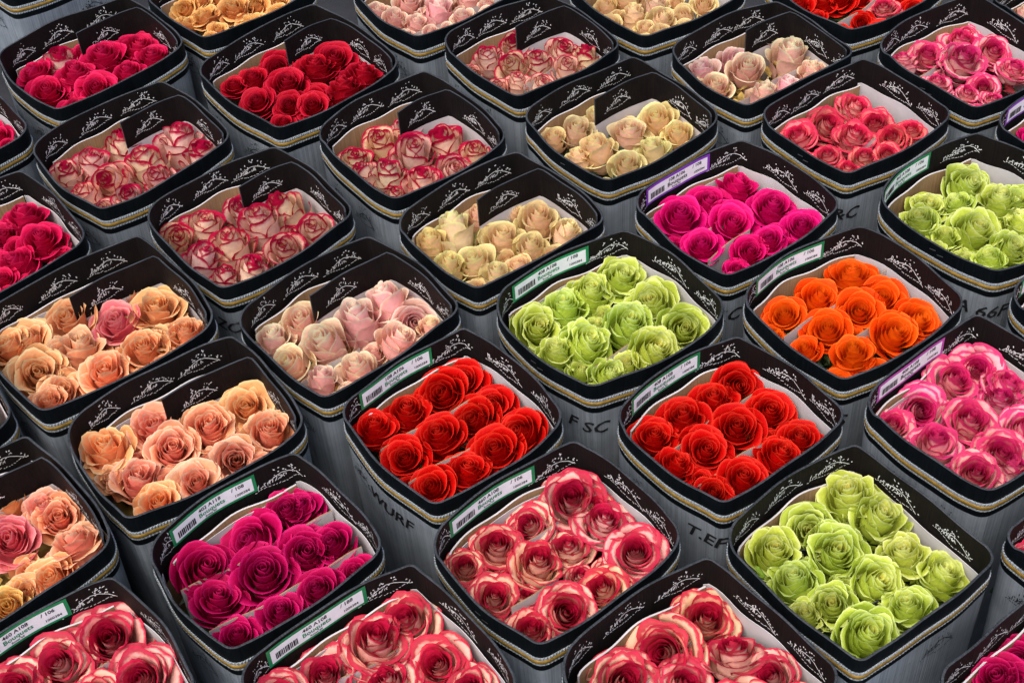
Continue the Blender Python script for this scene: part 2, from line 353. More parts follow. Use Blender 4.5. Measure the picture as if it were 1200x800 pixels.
DIV = {17: [((447, 527), (565, 459)), ((480, 566), (598, 492))], 14: [((772, 535), (882, 462)), ((810, 572), (900, 515))],
 23: [((920, 395), (1042, 313)), ((1000, 397), (1060, 360))], 6: [((212, 692), (390, 600)), ((245, 740), (425, 642))],
 15: [((967, 750), (1027, 702)), ((925, 652), (950, 640))], 18: [((600, 712), (655, 674)), ((600, 645), (657, 608))],
 24: [((1107, 551), (1180, 490)), ((1085, 500), (1105, 486))], 22: [((830, 305), (877, 267)), ((810, 277), (832, 265))],
 7: [((395, 795), (490, 752))], 9: [((92, 797), (167, 752)), ((0, 777), (95, 740))], 19: [((757, 797), (822, 742))],
 13: [((695, 430), (740, 402))], 28: [((1117, 260), (1142, 243))], 30: [((1075, 92), (1100, 75))], 25: [((485, 40), (562, 7))],
 26: [((860, 122), (935, 80))], 27: [((987, 192), (1025, 162))], 31: [((982, 27), (1027, 0))], 16: [((350, 450), (420, 405))],
 20: [((612, 100), (680, 62))],}
BOX_LABEL = {
1:'black box of ruby roses with inner flap in the upper left corner',
2:'black box of red edged cream buds, left of the dark crimson box',
3:'black box of red edged cream buds, directly above the peach box',
4:'black box of peach roses with one pink bloom, at the left edge',
5:'black box of salmon pink roses, just above the stickered magenta box',
6:'black box of big magenta roses with green edged sticker, lower left',
7:'black box of pink and cream roses at bottom edge, below the magenta box',
8:'black box of mixed peach and pink roses, left edge below salmon box',
9:'black box of crimson rimmed cream roses in the lower left corner',
10:'black box of dark crimson roses with inner flap, near the top left',
11:'black box of red edged cream buds, right below the dark crimson box',
12:'black box of pale green and cream buds, above the central lime box',
13:'black box of lime green roses with green edged sticker, in the middle',
14:'black box of scarlet roses in divided rows, right below the central lime box',
15:'black box of lime green roses without sticker, at the lower right',
16:'black box of pale blush roses, between salmon and central lime boxes',
17:'black box of scarlet roses in divided rows, left below the central lime box',
18:'black box of red and cream streaked roses, between and below the scarlet boxes',
19:'black box of streaked roses at bottom edge, left of the lower lime box',
20:'black box of red edged cream buds at the top, left of blush box',
21:'black box of creamy yellow buds with stapled flap, above the fuchsia box',
22:'black rose box of fuchsia roses with a purple edged sticker',
23:'black rose box of orange roses with green edged sticker',
24:'black box of rose pink roses with mauve edged sticker, below orange box',
25:'box of peach pink roses cut by top edge, right of crimson box',
26:'black rose box of dusty blush buds with inner flap, near the top right',
27:'black box of coral pink roses, left of the upper right lime box',
28:'black box of lime green roses at the right edge, green edged sticker',
29:'box of pale cream pink roses cut by top edge, left of blush box',
30:'black rose box of bright pink roses in the upper right, above the lime box',
31:'rose box of bright red roses cut by the top edge',
32:'rose box of amber yellow roses cut by the top edge',
33:'box of ruby roses cut by left edge, beside red edged cream buds',
34:'black box of deep ruby roses cut by left edge, above the peach box',
35:'rose box showing only one corner with a purple sticker, at the right edge',
36:'rose box showing only one corner at the right edge, above the rose pink box',
37:'rose box of pink roses cut by the right edge, above the lower right corner',
38:'rose box of hot pink roses filling the lower right corner',
39:'rose box in the top left corner showing only its banded front side',
40:'rose box at the left edge showing only its rounded corner below the peach box',
41:'rose box of pale blush roses cut off in the top right corner'}
BOX_SHORT = {
1:'upper left ruby box', 2:'left bud box', 3:'bud box above peach', 4:'peach box', 5:'salmon box', 6:'lower left magenta box',
7:'bottom edge pink-cream box', 8:'left edge mixed box', 9:'lower left corner box', 10:'dark crimson box', 11:'bud box below crimson', 12:'greenish cream box',
13:'central lime box', 14:'right scarlet box', 15:'lower right lime box', 16:'pale blush box', 17:'left scarlet box', 18:'box between scarlet ones',
19:'bottom edge streaked box', 20:'topmost bud box', 21:'creamy yellow box', 22:'fuchsia box', 23:'orange box', 24:'rose pink box', 25:'top edge peach-pink box',
26:'dusty blush box', 27:'coral pink box', 28:'right edge lime box', 29:'top edge cream-pink box', 30:'upper right pink box', 31:'top edge red box', 32:'top edge amber box',
33:'left edge ruby corner', 34:'left edge ruby box', 35:'right edge corner box', 36:'right edge orange corner', 37:'right edge pink box', 38:'lower right corner pink box',
41:'top right blush corner', 39:'top left corner box', 40:'left edge corner below peach'}

# ------------------------------------------------------------------ box geometry
class Plan:
    """outline of a box: bulging sides L-B, B-R, R-F, F-L with softened corners, by arc length"""
    def __init__(s, W, L, bl, rng):
        W *= 1.015; L *= 1.015
        cs = [(-W/2, -L/2), (-W/2, L/2), (W/2, L/2), (W/2, -L/2)]
        ph = [rng.uniform(0, 6.28) for _ in range(8)]
        cs = [np.array(c) + [rng.uniform(-.004, .004), rng.uniform(-.004, .004)] for c in cs]
        d = [.12, .035, .10, .05]                              # how far the corner softening reaches along the sides
        def side(k, t):
            a, b = cs[k], cs[(k + 1) % 4]; e = b - a; n = np.array([-e[1], e[0]]) / np.hypot(*e)
            return a + e * t + n * (bl[k] * 4 * t * (1 - t) + (.0016 * math.sin(5.5 * t + ph[k]) + .0009 * math.sin(13 * t + ph[k + 4])) * min(1, 8 * t * (1 - t)))
        pts = []; mark = []
        for k in range(4):
            # corner k as a bezier between the neighbouring sides
            p0 = side((k - 1) % 4, 1 - d[k]); p2 = side(k, d[k])
            c = cs[k]; q = (p0 + p2) / 2 * .12 + c * .88
            for t in np.linspace(0, 1, 9): pts.append((1-t)**2 * p0 + 2*t*(1-t) * q + t*t * p2)
            mark.append(len(pts) - 5)
            for t in np.linspace(d[k], 1 - d[(k + 1) % 4], 15)[1:-1]: pts.append(side(k, t))
        P = np.array(pts); s.P = P; n = len(P)
        nx = np.roll(P, -1, 0); pv = np.roll(P, 1, 0); tg = nx - pv; tg /= np.linalg.norm(tg, axis=1)[:, None]
        s.N = np.stack([tg[:, 1], -tg[:, 0]], 1)              # inward (outline runs clockwise)
        s.S = np.concatenate([[0], np.cumsum(np.linalg.norm(np.roll(P, -1, 0) - P, axis=1))]); s.len = s.S[-1]
        s.c = [s.S[m] for m in mark] + [s.S[mark[0]] + s.len]
    def at(s, q, off=0):
        q = q % s.len; i = min(int(np.searchsorted(s.S, q, 'right') - 1), len(s.P) - 1); j = (i + 1) % len(s.P)
        f = (q - s.S[i]) / (s.S[i + 1] - s.S[i]); p = s.P[i] * (1 - f) + s.P[j] * f; n = s.N[i] * (1 - f) + s.N[j] * f
        n = n / np.hypot(*n); return p + n * off
    def side(s, k, fr): return s.c[k] + (s.c[k + 1] - s.c[k]) * fr
    def loop(s, off): return s.P + s.N * off
TW = .0032                                                     # board thickness
_txt = {}
def text_geo(body, shear=0.0):
    if (body, shear) not in _txt:
        cu = bpy.data.curves.new('lettering', 'FONT'); cu.body = body; cu.size = 1; cu.shear = shear; cu.resolution_u = 2; cu.offset = .018
        ob = bpy.data.objects.new('lettering', cu); COL.objects.link(ob)
        dg = bpy.context.evaluated_depsgraph_get(); me = bpy.data.meshes.new_from_object(ob.evaluated_get(dg))
        V = [(v.co.x, v.co.y) for v in me.vertices]; Fc = [tuple(p.vertices) for p in me.polygons]
        bpy.data.objects.remove(ob); bpy.data.curves.remove(cu); bpy.data.meshes.remove(me)
        _txt[(body, shear)] = (V, Fc)
    return _txt[(body, shear)]
def motif(rng):
    """a printed flower spray with scribbled writing: list of polygons in a box 1 wide, about .4 high"""
    out = []
    def stroke(p, w):
        for (x0, y0), (x1, y1) in zip(p[:-1], p[1:]):
            l = math.hypot(x1 - x0, y1 - y0) or 1; nx, ny = -(y1 - y0) / l * w, (x1 - x0) / l * w
            out.append([(x0 - nx, y0 - ny), (x1 - nx, y1 - ny), (x1 + nx, y1 + ny), (x0 + nx, y0 + ny)])
    # writing under the spray
    x = .02
    while x < .92:
        l = rng.uniform(.02, .07); y = .02 + .03 * math.sin(x * 9)
        stroke([(x, y), (x + l, y + rng.uniform(-.02, .03))], .007); x += l + rng.uniform(.012, .03)
    # scribbled letters
    x = .10
    while x < .60:
        hgt = rng.uniform(.06, .17); b = .07 + .12 * (x - .1)
        pts = [(x, b)]
        for k in range(rng.randint(2, 5)): pts.append((x + rng.uniform(-.02, .055), b + rng.uniform(0, hgt)))
        stroke(pts, rng.uniform(.005, .009)); x += rng.uniform(.035, .075)
    # twig, leaves and berries
    tw = [(.28, .14), (.42, .23), (.55, .27), (.68, .24), (.82, .15), (.97, .03)]
    stroke(tw, .008)
    for k in range(24):
        t = rng.random(); i = min(int(t * 5), 4); f = t * 5 - i
        bx, by = tw[i][0] * (1-f) + tw[i+1][0] * f, tw[i][1] * (1-f) + tw[i+1][1] * f
        bx += rng.uniform(-.05, .07); by += rng.uniform(-.05, .22) * (1 - abs(t - .45))
        if k % 3 == 0:
            a = rng.uniform(.2, 2.4); l = rng.uniform(.04, .08); c, s = math.cos(a), math.sin(a)
            out.append([(bx, by), (bx + c*l*.5 - s*.013, by + s*l*.5 + c*.013), (bx + c*l, by + s*l), (bx + c*l*.5 + s*.013, by + s*l*.5 - c*.013)])
        else:
            r = rng.uniform(.010, .020); out.append([(bx + r*math.cos(q*1.2566), by + r*math.sin(q*1.2566)) for q in range(5)])
    return out
MOTIFS = [motif(random.Random(90 + k)) for k in range(16)]

def wall_poly(mb, pl, poly, s0, sx, z0, zs, off, slant=0, rev=False):
    pts = []
    for x, y in poly:
        q = s0 + (-1 if rev else 1) * (x * sx)
        p = pl.at(q, off); pts.append((p[0], p[1], z0 + y * zs + x * slant))
    mb.poly(pts)
def strip(mb, path, z_top, z_bot, th, mats=(0, 1, 0), wav=0, s_off=0):
    """a standing sheet along a plan path: front face, top edge, back face, ends"""
    P = np.array(path); tg = np.gradient(P, axis=0); tg /= np.linalg.norm(tg, axis=1)[:, None]; N = np.stack([tg[:, 1], -tg[:, 0]], 1)
    S = np.concatenate([[0], np.cumsum(np.linalg.norm(P[1:] - P[:-1], axis=1))])
    zt = [z_top + wav * math.sin(s * 70 + s_off) for s in S]
    A = P + N * th / 2; B = P - N * th / 2
    uv = lambda i, j: (S[min(j, len(S) - 1)], i)
    mb.grid([[(p[0], p[1], z) for p, z in zip(A, zt)], [(p[0], p[1], z_bot) for p in A]], uv, mats[0])
    mb.grid([[(p[0], p[1], z) for p, z in zip(B, zt)], [(p[0], p[1], z) for p, z in zip(A, zt)]], uv, mats[1])
    mb.grid([[(p[0], p[1], z_bot) for p in B], [(p[0], p[1], z) for p, z in zip(B, zt)]], uv, mats[2])
    for i in (0, -1):
        mb.poly([(A[i][0], A[i][1], zt[i]), (A[i][0], A[i][1], z_bot), (B[i][0], B[i][1], z_bot), (B[i][0], B[i][1], zt[i])], mats[1])
def fit_plans():
    """outlines pressed against one another like in the photograph: shallower sides where two boxes meet"""
    bl = {}; dim = {}
    for b in BOX:
        k = BULGE.get(b, .016); bl[b] = [k * 1.1, k * .8, k * .95, k * .95]; dim[b] = list(BOX[b][3:5])
    def world(b):
        pl = Plan(dim[b][0], dim[b][1], bl[b], random.Random(b * 17 + 3)); cx, cy, yaw = BOX[b][:3]
        c, s_ = math.cos(yaw), math.sin(yaw); P = pl.P - pl.N * .0035
        return pl, np.stack([cx + P[:, 0] * c - P[:, 1] * s_, cy + P[:, 0] * s_ + P[:, 1] * c], 1)
    def inside(P, Q):
        x, y = P[:, 0][:, None], P[:, 1][:, None]; x0, y0 = Q[:, 0], Q[:, 1]; x1, y1 = np.roll(x0, -1), np.roll(y0, -1)
        c = ((y0 > y) != (y1 > y)) & (x < (x1 - x0) * (y - y0) / (y1 - y0 + 1e-12) + x0)
        return c.sum(1) % 2 == 1
    cur = {b: world(b) for b in BOX}
    for it in range(40):
        hit = {}
        for a in BOX:
            for b in BOX:
                if a == b or math.hypot(BOX[a][0] - BOX[b][0], BOX[a][1] - BOX[b][1]) > .42: continue
                I = inside(cur[a][1], cur[b][1])
                for i in np.nonzero(I)[0]:
                    hit.setdefault(a, set()).add(min(3, int(np.searchsorted(cur[a][0].c[1:], cur[a][0].S[i], 'right'))) % 4)
                    d = np.hypot(*(cur[b][1] - cur[a][1][i]).T).argmin()
                    hit.setdefault(b, set()).add(min(3, int(np.searchsorted(cur[b][0].c[1:], cur[b][0].S[d], 'right'))) % 4)
        if not hit: break
        for b, ks in hit.items():
            for k in ks:
                if bl[b][k] > .004: bl[b][k] -= .0015
                else: dim[b][k % 2 == 1 and 1 or 0] -= .0012; dim[b][k % 2] -= .0006
            cur[b] = world(b)
    print('box outlines settled after', it, 'rounds')
    return bl, dim
BL, DIM = fit_plans()
BOXES = {}; SHEETS = {}
INK_D = .06                                                    # depth of the black print inside the rim
def make_box(bid):
    cx, cy, yaw = BOX[bid][:3]; W, L = DIM[bid]; rng = random.Random(bid * 17 + 3)
    root = empty('rose_box', (cx, cy, 0)); root.rotation_euler.z = yaw
    tag(root, BOX_LABEL[bid], 'flower box', 'cardboard boxes of roses set out in rows')
    pl = Plan(W, L, BL[bid], rng)
    n = len(pl.P); UVs = lambda i, j: (pl.S[j], .1 * i)
    wob = [.0026 * math.sin(pl.S[k] * 11 + bid) + .0012 * math.sin(pl.S[k] * 37 + 2 * bid) for k in range(n)]
    ring = lambda off, z, w=0: [(p[0], p[1], z + w * wob[k]) for k, p in enumerate(pl.loop(off))]
    # --- wall: grey corrugated below, black collar above, cut edge, black inside, kraft lower inside
    mb = MB()
    taper = .008
    mb.grid([ring(taper, 0.0), ring(taper * .4, RIM - .22), ring(0, RIM - .056)], UVs, 0, True)
    mb.grid([ring(0, RIM - .056), ring(0, RIM - .027), ring(0, RIM - .0006, 1)], UVs, 1, True)
    mb.grid([ring(0, RIM - .0006, 1), ring(.0007, RIM, 1), ring(TW - .0007, RIM, 1), ring(TW, RIM - .0006, 1)], UVs, 2, True)
    mb.grid([ring(TW, RIM - .0006, 1), ring(TW, RIM - INK_D - .02)], UVs, 3, True)
    mb.grid([ring(TW, RIM - INK_D - .02), ring(TW + taper, .003)], UVs, 4, True)
    mb.build('wall', [M_GREY, M_OUT, M_EDGE, M_IN, M_KRAFT], root, True)
    # --- bands round the outside: pale rope, gold stripe, dotted rope, black line is the collar itself
    def rope(z, hgt, pitch, lo, hi, name, mat):
        m_ = int(pl.len / pitch) * 2; m2 = MB()
        rows = []
        for dz, o in ((hgt/2, .0), (hgt*.25, 1), (-hgt*.25, 1), (-hgt/2, .0)):
            row = []
            for k in range(m_):
                off = (hi if k % 2 else lo) * (1 if o else .2) * (-1)
                p = pl.at(pl.len * k / m_, off); row.append((p[0], p[1], z + dz + .0012 * (o and (1 if k % 2 else -1))))
            rows.append(row)
        m2.grid(rows, None, 0, True)
        return m2.build(name, mat, root, False)
    rope(RIM - .0304, .0056, .0042, .0005, .0021, 'rope_trim', M_ROPE)
    g = MB(); g.grid([ring(-.0003, RIM - .0336), ring(-.0013, RIM - .0342), ring(-.0013, RIM - .0402), ring(-.0003, RIM - .0408)], UVs, 0, True); g.build('gold_stripe', M_GOLD, root, True)
    rope(RIM - .0432, .0040, .0050, .0001, .0017, 'rope_trim', M_ROPE)
    # lower edge of the collar: the grey begins under a black line
    # --- inside: white liner paper, kraft board along the back-left wall
    lz = RIM - .050
    pm = MB(); a0, a1 = pl.side(0, .97), pl.side(3, .98)
    path = [pl.at(q, TW + .0025 + .0012 * math.sin(q * 60 + bid)) for q in np.linspace(a0, a1, 60)]
    strip(pm, path, lz, RIM - .22, .0008, (0, 0, 0), .0012, bid); pm.build('liner_paper', M_PAPER, root, True)
    km = MB(); off = TW + (.011 if bid in (7, 9, 19, 6) else .006)
    path = [pl.at(q, off + .004 * math.sin((q - a0) * 30 + bid) ** 2) for q in np.linspace(pl.side(0, .07), pl.side(0, .96), 24)]
    kz = RIM - (.042 if bid in (7, 9, 19) else .0465)
    strip(km, path, kz, RIM - .22, .0025, (0, 1, 0), .0010, bid * 2)
    km.build('kraft_board', [M_KRAFT, M_PAPER], root, True)
    if bid in (4, 5, 8, 13, 6, 18, 22, 24, 7):
        km = MB(); path = [pl.at(q, off + .006) for q in np.linspace(pl.side(0, .10), pl.side(0, .93), 20)]
        strip(km, path, kz - .008, RIM - .22, .0008, (0, 0, 0), .0014, bid); km.build('liner_paper', M_PAPER, root, True)
    # --- inner flap
    if bid in FLAP:
        fm = MB(); fu = FLAP[bid]; fv = FLAP_FROM[bid]
        e0 = np.array([-W/2 + W * fu, -L/2 + L * fv]); ce = np.array([-W/2 + W * fu, L/2])
        qB = pl.side(1, fu * .98 + .07); wall_pts = [pl.at(q, TW + .007) for q in np.linspace(qB, pl.side(1, .985), 18)]
        c1 = wall_pts[0]
        sx = np.linspace(0, 1, 10); first = [e0 * (1 - t) + (np.array([e0[0] + .004, c1[1] - .004])) * t + np.array([-.006 * math.sin(math.pi * t), 0]) for t in sx]
        path = first + wall_pts
        zt = RIM - .001
        SHEETS.setdefault(bid, []).append((e0[0], e0[1], c1[0], c1[1]))
        # black upper sheet (own thickness), white paper lower
        strip(fm, path, zt, RIM - INK_D + .004, TW * .8, (0, 2, 1), .0008, bid)
        f = fm.build('flap', [M_IN, M_IN, M_EDGE], root, True)
        lm = MB(); inner = []
        P = np.array(path); tg = np.gradient(P, axis=0); tg /= np.linalg.norm(tg, axis=1)[:, None]; Nn = np.stack([tg[:, 1], -tg[:, 0]], 1)
        strip(lm, P + Nn * .0004, RIM - INK_D + .0035, RIM - .22, .0016, (0, 0, 1), 0, 0); lm.build('liner_paper', [M_PAPER, M_KRAFT], root, True)
        S = np.concatenate([[0], np.cumsum(np.linalg.norm(P[1:] - P[:-1], axis=1))])
        Q = P + Nn * (TW * .4 + .0007)
        def fpt(s_):
            return np.array([np.interp(s_, S, Q[:, 0]), np.interp(s_, S, Q[:, 1])])
        sc = S[9]
        for s0, wd in ((sc * .16, min(.062, sc * .80)), (sc + .038, .066), (sc + .112, .05)):
            fp = MB()
            for poly in MOTIFS[rng.randrange(16)]:
                fp.poly([(*fpt(s0 + x * wd), RIM - .044 + y * .070 + (.004 if s0 < sc else -.003) * x) for x, y in poly])
            fp.build('flower_print', M_WHT, f)
    # --- white flower prints on the black inside and dark sketches outside
    off = TW + .0006
    spots = [(0, .06, .05, .003), (0, .33, .062, .004), (0, .66, .062, .003), (1, .17, .066, -.008), (1, .60, .060, -.008)]
    if bid in STICK: spots = [(0, .01, .04, .004), (0, .70, .07, .002), (1, .20, .070, -.008), (1, .62, .060, -.008)]
    if bid in FLAP: spots = spots[:3]
    for k, fr, wd, sl in spots:
        fr += rng.uniform(-.03, .03)
        fp = MB(); z_ = RIM - .041 - sl * .4 + rng.uniform(-.002, .002)
        for poly in MOTIFS[rng.randrange(16)]: wall_poly(fp, pl, poly, pl.side(k, fr), wd * 1.15, z_, .070, off, sl)
        fp.build('flower_print', M_WHT, root)
    off = -.0007
    for k, fr in ((2, .55), (3, .85), (3, .45)):
        if bid in OUTTEXT and (k, fr) in ((2, .55), (3, .45)): continue
        dk = MB(); fr += rng.uniform(-.05, .05)
        for poly in MOTIFS[rng.randrange(16)]: wall_poly(dk, pl, poly, pl.side(k, fr), .06, RIM - .10, .085, off, 0, True)
        dk.build('flower_print', M_BLKPRINT, root)
    if bid in OUTTEXT:
        tx = MB(); V, Fc = text_geo(OUTTEXT[bid], .25); wd = max(v[0] for v in V); sz = .031
        s0 = pl.c[3] + wd * sz / 2 + (.10 if bid == 17 else .012)
        b = 0
        for v in V:
            p = pl.at(s0 - v[0] * sz * 1.1, off); tx.v.append((p[0], p[1], RIM - .098 + v[1] * sz))
        for f_ in Fc: tx.f.append(f_); tx.mi.append(0); tx.uv += [(0, 0)] * len(f_)
        tx.build('lettering', M_BLKPRINT, root)
        for poly in MOTIFS[bid % 6]: pass
    # --- price sticker on the back-left wall
    if bid in STICK:
        ink = {'g': M_GREEN, 'p': M_PURPLE, 'm': M_MAUVE}[STICK[bid]]
        s0 = pl.side(0, .15); s1 = pl.side(0, .74); zt, zb = RIM - .0030, RIM - .0375
        if bid == 28: s0, s1 = pl.side(0, .08), pl.side(0, .62)
        tl = rng.uniform(-.0025, .0022)
        def quadstrip(x0, x1, y0, y1, off, mat, name, parent, nseg=10, mbx=None):
            m_ = mbx or MB(); W_ = s1 - s0
            top = []; bot = []
            for k in range(nseg + 1):
                x = x0 + (x1 - x0) * k / nseg; p = pl.at(s0 + W_ * x, off)
                top.append((p[0], p[1], zt + tl * (x if tl < 0 else x - 1) + (zb - zt) * y0)); bot.append((p[0], p[1], zt + tl * (x if tl < 0 else x - 1) + (zb - zt) * y1))
            m_.grid([top, bot])
            return m_.build(name, mat, parent, True) if mbx is None else None
        st = quadstrip(0, 1, 0, 1, TW + .0007, ink, 'price_sticker', root, 16)
        quadstrip(.035, .965, .14, .88, TW + .0010, M_LABEL, 'label_paper', st, 16)
        bc = MB(); x = .08
        while x < .30:
            wq = rng.choice((.006, .010, .016)); quadstrip(x, x + wq, .42, .76, TW + .0014, None, '', None, 1, bc); x += wq + rng.choice((.005, .008))
        bc.build('barcode', M_BLKPRINT, st)
        def write(body, x, y, size, mat, nm='lettering'):
            V, Fc = text_geo(body); t_ = MB(); hgt = (zt - zb)
            for v in V:
                p = pl.at(s0 + (s1 - s0) * x + v[0] * size, TW + .0014); t_.v.append((p[0], p[1], zt + tl * (x if tl < 0 else x - 1) - hgt * y + v[1] * size))
            for f_ in Fc: t_.f.append(f_); t_.mi.append(0); t_.uv += [(0, 0)] * len(f_)
            t_.build(nm, mat, st)
        write(rng.choice(('408 A108', '402 A118', '460 A108', '108 A106')), .36, .38, .0092, M_BLKPRINT); write(rng.choice(('/ 108', '/ 106', '/ 188')), .74, .38, .0092, M_BLKPRINT)
        write('Bouquets', .35, .66, .0112, ink if STICK[bid] == 'g' else M_BLKPRINT); write('Roses 60', .42, .83, .005, M_BLKPRINT)
        write('1000384', .76, .74, .0065, M_BLKPRINT)
    # --- staples
    if bid in (21, 28, 27, 30, 13, 18):
        for k, fr, z in ((3, .42, -.012), (3, .36, -.016)) if bid != 21 else ((1, .62, -.022), (3, .40, -.015)):
            sm = MB(); q = pl.side(k, fr); inner = (k == 1); o = TW + .0009 if inner else -.0009
            a, b = pl.at(q, o), pl.at(q + .011, o)
            sm.grid([[(a[0], a[1], RIM + z), (b[0], b[1], RIM + z - .002)], [(a[0], a[1], RIM + z - .0016), (b[0], b[1], RIM + z - .0036)]]); sm.build('staple', M_STEEL, root)
    # --- dividers between the rows
    inv = Matrix.Translation((cx, cy, 0)) @ Matrix.Rotation(yaw, 4, 'Z'); inv.invert()
    for (p, q) in DIV.get(bid, []):
        zt = RIM - (.060 if bid in (20, 26, 16, 25, 27, 30) else .054)
        A = inv @ at(*p, zt)[0]; B_ = inv @ at(*q, zt)[0]; d = B_ - A; l = d.length
        SHEETS.setdefault(bid, []).append((A.x, A.y, B_.x, B_.y))
        dm = MB(); path = []
        for t in np.linspace(0, 1, 14):
            c = A + d * t; nrm = Vector((d.y, -d.x, 0)) / l
            c = c + nrm * (.003 * math.sin(t * 5 + bid)); path.append((c.x, c.y))
        strip(dm, path, zt, RIM - .20, .0016, (0, 1, 1), .0022, bid); dm.build('divider', [M_OUT, M_EDGE] if bid == 15 else [M_PAPER, M_KRAFT], root, True)
    # --- leaves packed under the blooms
    lf = MB()
    for k in range(90):
        x, y = rng.uniform(-.36, .36) * W - .0, rng.uniform(-.36, .36) * L; z = RIM - rng.uniform(.080, .125); a = rng.uniform(0, 6.28); l = rng.uniform(.018, .034); c, s = math.cos(a), math.sin(a)
        tz = rng.uniform(-.012, .012)
        lf.poly([(x, y, z), (x + c*l*.5 - s*l*.3, y + s*l*.5 + c*l*.3, z + tz * .5 + .004), (x + c*l, y + s*l, z + tz), (x + c*l*.5 + s*l*.3, y + s*l*.5 - c*l*.3, z + tz * .5 + .004)])
    lf.poly([(p[0], p[1], RIM - .14) for p in pl.loop(TW + .012)][::-1])
    o = lf.build('foliage', LEAFMAT.get(bid, M_LEAF), root); o['kind'] = 'stuff'
    BOXES[bid] = (root, pl)
for b in sorted(BOX): make_box(b)

